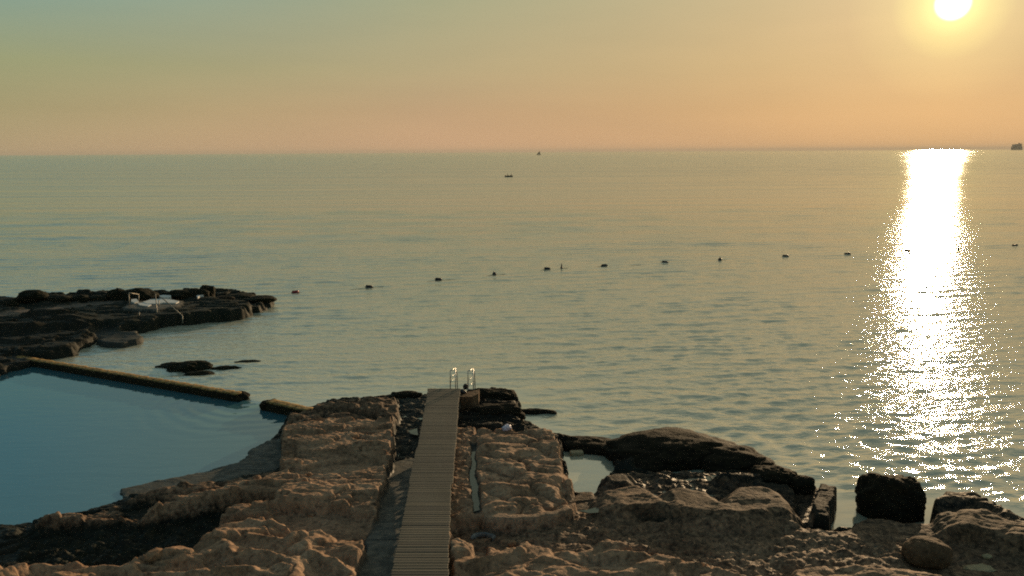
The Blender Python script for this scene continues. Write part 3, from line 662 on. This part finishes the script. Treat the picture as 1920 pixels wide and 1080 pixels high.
# sections: (near y world from pixel rows) each with slightly different edges
secs = []
rows = [(1300, 700, 838.5), (1022, 742.6, 843.6), (905, 768.8, 849.3), (838, 781.5, 854.3), (728, 803, 862)]
rows2 = [(1022, 744.5, 842.2), (905, 770.5, 847.0), (838, 782.5, 853.0), (746, 800, 860.5), (728, 803, 862)]
def edge_pt(u, v):
    p = P(u, v, 1.1)
    for _ in range(4): p = P(u, v, bz(p.y))
    return p
segs = [((1300, 692, 836.5), (1022, 744.0, 841.8)), ((1022, 745.0, 843.0), (907, 768.0, 846.2)), ((907, 766.0, 849.5), (840, 780.8, 853.6)), ((840, 782.0, 855.0), (746, 800.0, 860.3)), ((746, 799.0, 862.0), (729, 802.5, 863.0))]
plank_me = None
def plank(parent, c, length, wdt, th, rz, rx=0):
    global plank_me
    if plank_me is None:
        bm = bmesh.new(); add_box(bm, (0, 0, 0), (1, .104, .034), 0, .006)
        bmesh.ops.recalc_face_normals(bm, faces=bm.faces)
        plank_me = bpy.data.meshes.new('plank'); bm.to_mesh(plank_me); bm.free(); plank_me.materials.append(M_wood)
    o = bpy.data.objects.new('plank', plank_me); COL.objects.link(o); o.parent = parent
    o.location = c; o.scale = (length, 1, 1); o.rotation_euler = (rx, 0, rz); return o
for a, b_ in segs:
    AL, AR, BL, BR = edge_pt(a[1], a[0]), edge_pt(a[2], a[0]), edge_pt(b_[1], b_[0]), edge_pt(b_[2], b_[0])
    Ln = ((BL + BR) / 2 - (AL + AR) / 2).length; n = int(Ln / .121)
    for i in range(n):
        t = (i + .5) / n; l = AL.lerp(BL, t); r = AR.lerp(BR, t); c = (l + r) / 2
        ln = (r - l).length + random.uniform(-.03, .02)
        plank(bw, c + Vector((random.uniform(-.004, .004), 0, random.uniform(-.004, .004))), ln, .1, .03, math.atan2((r - l).y, (r - l).x) + random.uniform(-.004, .004), -.014 + random.uniform(-.02, .02))
    for side, (s0, s1) in enumerate(((AL, BL), (AR, BR), ((AL + AR) / 2, (BL + BR) / 2))):
        off = Vector((.05 if side == 0 else -.05 if side == 1 else 0, 0, -.075))
        bm = bmesh.new(); dd_ = s1 - s0
        add_box(bm, (0, 0, 0), (dd_.length - .01, .05, .11), 0, .004)
        o = from_bm('joist', bm, M_timber, bw); o.location = (s0 + s1) / 2 + off; o.rotation_euler = (0, math.asin(-dd_.z / dd_.length), math.atan2(dd_.y, dd_.x))
    for t in (.12, .88) if Ln > 2 else (.5,):
        for e0, e1, sg in ((AL, BL, 1), (AR, BR, -1)):
            q = e0.lerp(e1, t) + Vector((sg * .07, 0, 0)); zb = ground(q.x, q.y) - .1; top = q.z - .132
            bm = bmesh.new(); add_box(bm, (0, 0, 0), (.09, .09, max(.1, top - zb)), 0, .006)
            o = from_bm('support_post', bm, M_timber, bw); o.location = (q.x, q.y, (top + zb) / 2)

# landing slab for the ladder
ldc = P(872, 735, .85)
bm = bmesh.new()
pl = [edge_pt(863, 732), P(899, 729, .95), P(897, 737, .95), P(885, 743, .95), edge_pt(863, 738)]
vs = [bm.verts.new((q.x, q.y, .93)) for q in pl]; f = bm.faces.new(vs); r = bmesh.ops.extrude_face_region(bm, geom=[f])
bmesh.ops.translate(bm, vec=(0, 0, -1.0), verts=[v for v in r['geom'] if isinstance(v, bmesh.types.BMVert)])
o = from_bm('landing_slab', bm, M_boulder_mid); tag(o, 'small concrete landing beside the boardwalk end, under the ladder', 'slab')

# swim ladder: two side hoops, rungs going down to the sea
lad = empty('swim_ladder', (P(865, 733, .93).x, P(865, 733, .93).y, .93)); tag(lad, 'steel swimming ladder with two tall hoop handrails at the boardwalk end', 'ladder')
def at_px(u, v, y):
    d = ray(u, v); t = y / d.y; return Vector((d.x * t, y, CAMZ + d.z * t))
y0 = P(860, 729, .95).y
def hoop(u0, u1, u2, vt0, vt1, vb0, vb1):
    org = lad.location
    f0 = at_px(u0, vb0, y0); f1 = at_px(u0, vt0, y0)
    yb = y0 + .62
    t1 = at_px(u1, vt1, yb); t0 = Vector((t1.x + .0, yb, .3)); s0 = Vector((t1.x + .10, yb + .28, -.9))
    f0.z = min(f0.z, .9)
    bm = bmesh.new(); add_tube(bm, [f0 - org, f1 - org - Vector((0, 0, .05)), f1 - org + Vector((0, .04, 0))], .021)
    from_bm('front_post', bm, M_steel, lad, True)
    bm = bmesh.new(); add_tube(bm, [f1 - org + Vector((0, .02, 0)), t1 - org + Vector((0, -.03, 0))], .026)
    from_bm('handrail', bm, M_steel, lad, True)
    bm = bmesh.new(); add_tube(bm, [t1 - org + Vector((0, 0, .0)), t0 - org], .021); from_bm('rear_post', bm, M_steel, lad, True)
    bm = bmesh.new(); add_tube(bm, [t1 - org + Vector((.01, .03, -.01)), t1 - org + Vector((.05, .13, -.25)), s0 - org], .021); from_bm('slanted_stile', bm, M_steel, lad, True)
    for k in (.42, .66):
        a = f0.lerp(f1, k) - org; b_ = (t1.lerp(Vector((t1.x, t1.y, f0.z)), 1 - k)) - org
        a.z = b_.z = (a.z + b_.z) / 2
        bm = bmesh.new(); add_tube(bm, [a, b_], .011, 6); from_bm('side_bar', bm, M_steel, lad, True)
    return t1
h1 = hoop(844.3, 853.6, 857, 696, 690, 727, 724)
h2 = hoop(877.5, 887, 890, 696.5, 691, 745, 724)
for k in range(5):
    z = .7 - .3 * k; t = (h1.z - z) / (h1.z + .9); f_ = .1 * t; g_ = .28 * t
    bm = bmesh.new(); add_tube(bm, [Vector((h1.x + f_, h1.y + g_, z)) - lad.location, Vector((h2.x + f_, h2.y + g_, z)) - lad.location], .018, 6)
    from_bm('rung', bm, M_steel, lad, True)
boulder('lump_stone', P(873, 726, .95) + Vector((0, -.1, .06)), (.17, .14, .22), M_blackbuoy, 'small black bag resting between the two ladder hoops', 'bag', None, 0, 2.2, .25, 4, 61).name = 'black_bag'
boulder('lump_stone', P(867, 736, .95) + Vector((0, 0, .04)), (.26, .2, .15), M_blackbuoy, 'dark crumpled cloth on the landing below the ladder', 'cloth', None, 0, 2.2, .4, 4, 62).name = 'crumpled_cloth'

# ------------------------------------------------------------------ railings on the headland
rl = empty('steel_railing', P(242, 575, .88)); tag(rl, 'rusty pipe railing and sloping handrail stepping down into the bay from the headland', 'railing')
org = Vector(rl.location)
yr = org.y
def pipe(name, pts, r=.03):
    bm = bmesh.new(); add_tube(bm, [Vector(p) - org for p in pts], r, 8); from_bm(name, bm, M_pipe, rl, True)
a0 = at_px(243, 580, yr); a1 = at_px(241.5, 549, yr)
b0 = at_px(260, 572, yr + 1.6); b1 = at_px(260, 552, yr + 1.6)
c0 = at_px(296, 605, yr - 1.6); c1 = at_px(291.5, 551, yr - .5)
e0 = at_px(298, 583, yr + .3); e1 = at_px(298, 562, yr + .3)
g0 = at_px(262, 607, yr - 1.9); g1_ = at_px(261, 585, yr - 1.9)
s1 = at_px(308, 562, yr - .3); s2 = at_px(342, 592, yr - 2.2); s3 = at_px(342.5, 606, yr - 2.2)
pipe('post', [a0, a1]); pipe('top_rail', [a1, b1]); pipe('post', [b1, b0]); pipe('post', [c1, c0]); pipe('post', [e1, e0])
pipe('post', [g1_, g0]); pipe('handrail', [c1.lerp(s1, .5), s1, s2]); pipe('post', [s2, s3])
pipe('rung', [at_px(288, 583, yr - 1), at_px(301, 585, yr - 1)], .022); pipe('rung', [at_px(296, 591, yr - 1.4), at_px(308, 592, yr - 1.4)], .022)
GW = 'white slabs on the headland platform'
def blob_slab(pts, z, th, lab, mat=M_white):
    bm = bmesh.new(); f = bm.faces.new([bm.verts.new((q.x, q.y, z)) for q in PP(pts, z)])
    r = bmesh.ops.extrude_face_region(bm, geom=[f]); bmesh.ops.translate(bm, vec=(0, 0, -th), verts=[v for v in r['geom'] if isinstance(v, bmesh.types.BMVert)])
    o = from_bm('white_slab', bm, mat); tag(o, lab, 'slab', GW); return o
blob_slab([(299, 554), (306, 552.8), (320, 553.5), (321, 556.5), (312, 557.5), (300, 557)], 1.0, .35, 'small white slab behind the others, close to the rim rocks')
blob_slab([(268, 566), (283, 561), (303, 560), (325, 562), (336, 565), (330, 568), (306, 567), (296, 569), (276, 569)], 0.95, .2, 'largest irregular white slab beside the sloping handrail')
blob_slab([(246, 561), (256, 560), (260, 565), (252, 567), (246, 565)], 0.96, .2, 'small white slab beside the left post of the railing')
blob_slab([(258, 568), (272, 567), (284, 571), (278, 574), (262, 572)], 0.93, .2, 'narrow white slab nearest the bay edge of the platform')
blob_slab([(368, 555), (372, 551.5), (379, 551), (382, 553.5), (375, 554.5), (371, 557)], .92, .4, 'curved white lump beside the upright square block')
blob_slab([(184, 576), (196, 573.5), (203, 575), (199, 577), (186, 578)], .72, .15, 'white patch at the end of the pale path left of the railing')

# ------------------------------------------------------------------ litter and puddles
def bag(u, v, z, s, lab, mat, name='plastic_bag', cat='litter'):
    q = P(u, v, z); g = ground(q.x, q.y); q = P(u, v, g)
    return boulder(name, (q.x, q.y, ground(q.x, q.y) + s[2] * .3), s, mat, lab, cat, None, random.random(), 2.4, .35, 4, u * .07, 2.5)
bag(950, 808, .9, (.34, .2, .17), 'crumpled lilac white plastic bag on the far edge of the block terrace', M_bag)
bag(1836, 1066, .6, (.6, .34, .05), 'pale torn sheet of litter on the flat right of the rounded boulder', M_foam, 'torn_sheet')
bag(1850, 1047, .6, (.2, .14, .08), 'small pale scrap of litter above the torn sheet', M_foam, 'litter_scrap')
bm = bmesh.new(); q = P(1081, 853, 0); add_box(bm, (0, 0, 0), (.46, .24, .16), .1, .03); o = from_bm('foam_box', bm, M_foam); o.location = (q.x, q.y, .06)
tag(o, 'yellowed foam box floating in the dark little pool', 'box')
puddle([(765, 808), (782, 803), (784, 816), (772, 814)], .2, 'pale puddle at the left edge of the boardwalk')
puddle([(1084, 957), (1100, 956), (1118, 951), (1123, 953), (1122, 961), (1104, 962)], .72, 'wedge shaped puddle between two rock steps')
puddle([(1280, 900), (1345, 890), (1370, 897), (1350, 925), (1330, 935), (1290, 925)], .33, 'glittering puddle behind the rounded slope')
puddle([(1180, 922), (1250, 920), (1262, 940), (1240, 952), (1185, 945)], .31, 'glittering puddle left of the rounded slope')
puddle([(1610, 1022), (1655, 1018), (1680, 1030), (1640, 1040)], .555, 'bright puddle on the wet flat, the farther one')
puddle([(1655, 1038), (1688, 1034), (1696, 1050), (1672, 1054)], .56, 'bright puddle touching the rounded boulder')
puddle([(1540, 1003), (1615, 998), (1622, 1010), (1560, 1014)], .55, 'thin puddle below the water channel')
puddle([(878, 848), (894, 846), (900, 900), (904, 955), (886, 960), (881, 900)], .79, 'narrow water channel along the block terrace')
# solid pale grey ring standing in for a crescent puddle
q = P(905, 1009, .62); zr = ground(q.x, q.y) + .02
bm = bmesh.new(); nn_ = 40
ringv = []
for k in range(nn_):
    t = 2 * math.pi * k / nn_; w = .045 + .02 * math.sin(3 * t); rx, ry = .27, .2
    ringv.append([bm.verts.new((math.cos(t) * (rx + dx) + .02 * math.sin(5 * t), math.sin(t) * (ry + dx), dz)) for dx, dz in ((-w, -.06), (-w, .02), (0, .05), (w, .02), (w, -.06))])
for k in range(-3, nn_ - 16):
    A1, B1 = ringv[k], ringv[(k + 1) % nn_]
    for j in range(4): bm.faces.new((A1[j], A1[j + 1], B1[j + 1], B1[j]))
o = from_bm('pale_ring', bm, simple('ring_grey', (.13, .14, .14), .5, 0, 8, .3), None, True); o.location = (q.x, q.y, zr)
tag(o, 'broken grey ring standing for a pale crescent puddle in the wet flat beside the square notch', 'ring')

# ------------------------------------------------------------------ buoy line
def buoy_barrel(mat):
    root = empty('buoy', (0, 0, 0))
    bm = bmesh.new(); prof = [(-.25, .0), (-.25, .10), (-.235, .135), (-.08, .142), (0, .136), (.08, .142), (.235, .135), (.25, .10), (.25, 0)]
    rings = []
    for x, r in prof:
        rings.append([bm.verts.new((x, max(r, .002) * math.cos(t), max(r, .002) * math.sin(t))) for t in [2 * math.pi * k / 14 for k in range(14)]])
    for A1, B1 in zip(rings, rings[1:]):
        for k in range(14): bm.faces.new((A1[k], A1[(k + 1) % 14], B1[(k + 1) % 14], B1[k]))
    from_bm('float_body', bm, mat, root, True)
    bm = bmesh.new(); add_tube(bm, [(.24, 0, 0), (.32, 0, .0)], .03, 8); add_tube(bm, [(-.32, 0, 0), (-.24, 0, 0)], .03, 8); from_bm('rope_eye', bm, M_rope, root)
    return root
def copy_tree(o):
    c = o.copy(); COL.objects.link(c)
    for ch in o.children:
        d = ch.copy(); COL.objects.link(d); d.parent = c
    return c
bl = [(554, 548, 'barrel', 'dull red barrel float nearest the point of the headland'), (692, 538, 'barrel', 'dark barrel float next to the red one'),
      (822, 524, 'barrel', 'dark barrel float just left of the first round float'), (927, 514, 'round', 'dark round float with a pale cap, third float right of the red one'),
      (1026, 504, 'barrel', 'dark barrel float close beside the short upright marker'), (1053, 502, 'pole', 'slim upright marker float between two barrel floats'),
      (1133, 498, 'barrel', 'dark barrel float just right of the slim upright marker'), (1247, 491.5, 'barrel', 'thin dark barrel float left of the plain round float'),
      (1350, 487, 'round', 'plain dark round float midway along the line'), (1473, 480, 'barrel', 'dark barrel float right of the plain round float'),
      (1589, 476, 'barrel', 'dark barrel float just outside the left edge of the sun path'), (1701, 470, 'barrel', 'dark barrel float inside the left edge of the sun path'),
      (1797, 467, 'pole', 'slim upright marker float within the sun path'), (1903, 460, 'barrel', 'last dark barrel float right of the sun path')]
bdark = buoy_barrel(M_blackbuoy); used = False; rope = []
for i, (u, v, kind, lab) in enumerate(bl):
    q = P(u, v, .05); rope.append(Vector((q.x, q.y, -.0)))
    if kind == 'barrel':
        if i == 0: o = buoy_barrel(M_redbuoy)
        elif not used: o = bdark; used = True
        else: o = copy_tree(bdark)
        o.name = 'barrel_buoy'; k = 1.0
        if u > 1200: o.scale = (1.1, 1, .9)
        o.location = (q.x, q.y, .05); o.rotation_euler = (0, random.uniform(-.1, .1), random.uniform(-.15, .25))
    elif kind == 'round':
        o = empty('round_buoy', (q.x, q.y, .05))
        boulder('float_body', (0, 0, 0), (.36, .36, .34), M_blackbuoy, None, parent=o, amp=.02, sub=3)
        bm = bmesh.new(); add_tube(bm, [(0, 0, .1), (-.06 if i == 3 else .0, 0, .27)], [.07, .03], 8); from_bm('top_eye', bm, M_blackbuoy, o)
        if i == 3: boulder('pale_cap', (.12, -.02, .12), (.12, .12, .1), M_white, None, parent=o, amp=.02, sub=2)
    else:
        o = empty('marker_buoy', (q.x, q.y, 0))
        boulder('float_body', (0, 0, .04), (.22, .22, .24), M_blackbuoy, None, parent=o, amp=.02, sub=3)
        bm = bmesh.new(); add_tube(bm, [(0, 0, 0), (0, 0, .42)], [.075, .035], 8); from_bm('marker_pole', bm, M_blackbuoy, o)
    tag(o, lab, 'buoy', 'floats of the swimming line')
bm = bmesh.new(); pts = []
for a, b_ in zip(rope, rope[1:]):
    for k in range(12):
        t = k / 12; p = a.lerp(b_, t); p.z = .02 - .05 * math.sin(math.pi * t); p += Vector((0, -.35 * math.sin(math.pi * t), 0)); pts.append(p)
add_tube(bm, pts, .009, 5); o = from_bm('float_rope', bm, M_rope); tag(o, 'thin dark rope joining the floats across the bay', 'rope')

# ------------------------------------------------------------------ far craft
q = P(954, 331.5, 0)
bt = empty('rowing_boat', (q.x, q.y, 0)); tag(bt, 'small dark open boat with two people far out on the sea', 'boat')
sc = q.length / FPX; BL = 14.5 * sc
bm = bmesh.new(); st_ = []
for i in range(13):
    t = -1 + 2 * i / 12; w = .62 * (1 - abs(t) ** 2.6) + .03; sheer = .42 + .16 * t * t
    st_.append([bm.verts.new((t * BL / 2, y * w, z)) for y, z in ((-1, sheer), (-.8, .05), (0, -.12), (.8, .05), (1, sheer), (.88, sheer - .02), (.6, .12), (0, .05), (-.6, .12), (-.88, sheer - .02))])
for A1, B1 in zip(st_, st_[1:]):
    for j in range(10): bm.faces.new((A1[j], A1[(j + 1) % 10], B1[(j + 1) % 10], B1[j]))
bm.faces.new(st_[0]); bm.faces.new(st_[-1][::-1]); from_bm('hull', bm, M_hull, bt, True)
for x in (-.5, .85):
    bm = bmesh.new(); add_box(bm, (x, 0, .34), (.24, 1.1, .04)); from_bm('thwart', bm, M_timber, bt)
bm = bmesh.new(); add_box(bm, (-BL / 2 + .1, 0, .45), (.22, .26, .55), 0, .05); from_bm('outboard_motor', bm, M_hull, bt)
def person(loc, rz, lab, lean):
    vs = [((0, 0, .0), .15), ((0, 0, .28), .15), ((lean, 0, .52), .17), ((lean * 1.2, 0, .60), .06), ((lean * 1.3, 0, .68), .07), ((lean * 1.35, 0, .79), .105), ((lean * 1.3, 0, .88), .08),
          ((lean, .20, .50), .065), ((lean + .12, .27, .28), .05), ((lean + .34, .2, .2), .035), ((lean, -.20, .50), .065), ((lean + .12, -.27, .28), .05), ((lean + .34, -.2, .2), .035),
          ((.10, .11, .02), .09), ((.48, .13, .06), .075), ((.55, .13, -.3), .05), ((.66, .13, -.34), .04), ((.10, -.11, .02), .09), ((.48, -.13, .06), .075), ((.55, -.13, -.3), .05), ((.66, -.13, -.34), .04)]
    ed = [(0, 1), (1, 2), (2, 3), (3, 4), (4, 5), (5, 6), (2, 7), (7, 8), (8, 9), (2, 10), (10, 11), (11, 12), (0, 13), (13, 14), (14, 15), (15, 16), (0, 17), (17, 18), (18, 19), (19, 20)]
    me = bpy.data.meshes.new('person'); me.from_pydata([v for v, _ in vs], ed, []); me.materials.append(M_cloth)
    o = bpy.data.objects.new('person', me); COL.objects.link(o); o.location = loc; o.rotation_euler = (0, 0, rz)
    md = o.modifiers.new('skin', 'SKIN')
    for i, (_, r) in enumerate(vs): me.skin_vertices[0].data[i].radius = (r, r)
    me.skin_vertices[0].data[0].use_root = True
    md2 = o.modifiers.new('smooth', 'SUBSURF'); md2.levels = 1; md2.render_levels = 1
    tag(o, lab, 'person', 'people in the small boat'); return o
person((q.x - .55, q.y, .46), 0, 'person in dark clothes sitting upright in the middle of the small boat', .02)
person((q.x + 1.15, q.y, .44), math.pi, 'person in dark clothes hunched at the right end of the small boat', .12)

def far_at(u, v, dist):
    d = ray(u, v); return Vector((d.x / d.y * dist, dist, 0))
q = far_at(1010, 288, 2600); sc = q.length / FPX
sb = empty('sailing_boat', q); tag(sb, 'tiny sailing boat with a leaning sail on the horizon', 'boat')
bm = bmesh.new()
rg = []
for t, w in ((-1, .2), (-.5, 1.0), (.1, 1.2), (.7, .7), (1, .08)):
    rg.append([bm.verts.new((t * 4.2 * sc / 1.0, y * w, z)) for y, z in ((-1, 1.5), (-.5, -.2), (.5, -.2), (1, 1.5))])
for A1, B1 in zip(rg, rg[1:]):
    for j in range(4): bm.faces.new((A1[j], A1[(j + 1) % 4], B1[(j + 1) % 4], B1[j]))
bm.faces.new(rg[0]); bm.faces.new(rg[-1][::-1]); from_bm('hull', bm, M_hull, sb)
bm = bmesh.new(); add_tube(bm, [(0, 0, 1), (1.5 * sc, 0, 8 * sc)], .12, 6); from_bm('mast', bm, M_hull, sb)
bm = bmesh.new(); a_ = [bm.verts.new(p) for p in ((.4, .05, 2.2), (1.3 * sc + .3, .05, 7.7 * sc), (3.2 * sc, .4, 2.4), (.4, -.05, 2.2), (1.3 * sc + .3, -.05, 7.7 * sc), (3.2 * sc, .3, 2.4))]
bm.faces.new(a_[:3]); bm.faces.new(a_[3:][::-1])
for i in range(3): bm.faces.new((a_[i], a_[(i + 1) % 3], a_[3 + (i + 1) % 3], a_[3 + i]))
from_bm('mainsail', bm, M_sail, sb)
bm = bmesh.new(); a_ = [bm.verts.new(p) for p in ((-3.8 * sc, 0, 1.8), (1.2 * sc, .05, 6.5 * sc), (-.3, .3, 2.2), (-.3, -.1, 2.2))]; bm.faces.new(a_[:3]); bm.faces.new((a_[0], a_[3], a_[1])); bm.faces.new((a_[0], a_[2], a_[3])); bm.faces.new((a_[1], a_[3], a_[2]))
from_bm('jib', bm, M_sail, sb)

q = far_at(1906.5, 278, 9000); sc = q.length / FPX
sp2 = empty('cargo_ship', q); tag(sp2, 'hazy cargo ship on the horizon, right of the sun path', 'ship')
bm = bmesh.new(); Lh = 17.5 * sc
rg = []
for t, w in ((-1, .35), (-.85, .9), (-.4, 1), (.5, 1), (.85, .8), (1, .1)):
    rg.append([bm.verts.new((t * Lh / 2, y * w * 10, z)) for y, z in ((-1, 5.2 * sc), (-.8, -2), (.8, -2), (1, 5.2 * sc))])
for A1, B1 in zip(rg, rg[1:]):
    for j in range(4): bm.faces.new((A1[j], A1[(j + 1) % 4], B1[(j + 1) % 4], B1[j]))
bm.faces.new(rg[0]); bm.faces.new(rg[-1][::-1]); from_bm('hull', bm, M_ship, sp2)
for nm, x, w, h in (('bridge_tower', 5.6, 2.6, 4.6), ('container_stack', -5.2, 4.0, 3.4), ('container_stack', -.8, 4.2, 3.9), ('crane_mast', 2.8, 1.2, 5.6)):
    bm = bmesh.new(); add_box(bm, (x * sc, 0, (5.2 + h / 2) * sc), (w * sc, 16, h * sc), 0, 1.0); from_bm(nm, bm, M_ship, sp2)

# ------------------------------------------------------------------ air
hz = bpy.data.materials.new('haze'); hz.use_nodes = True; nt = hz.node_tree; nt.nodes.clear()
pv = nt.nodes.new('ShaderNodeVolumePrincipled'); pv.inputs['Color'].default_value = (.97, .90, .80, 1); pv.inputs['Density'].default_value = 4e-5; pv.inputs['Anisotropy'].default_value = 0
oo = nt.nodes.new('ShaderNodeOutputMaterial'); nt.links.new(pv.outputs[0], oo.inputs['Volume'])
bm = bmesh.new(); add_box(bm, (0, 16000, 40), (84000, 34000, 90)); o = from_bm('haze', bm, hz); tag(o, kind='stuff')
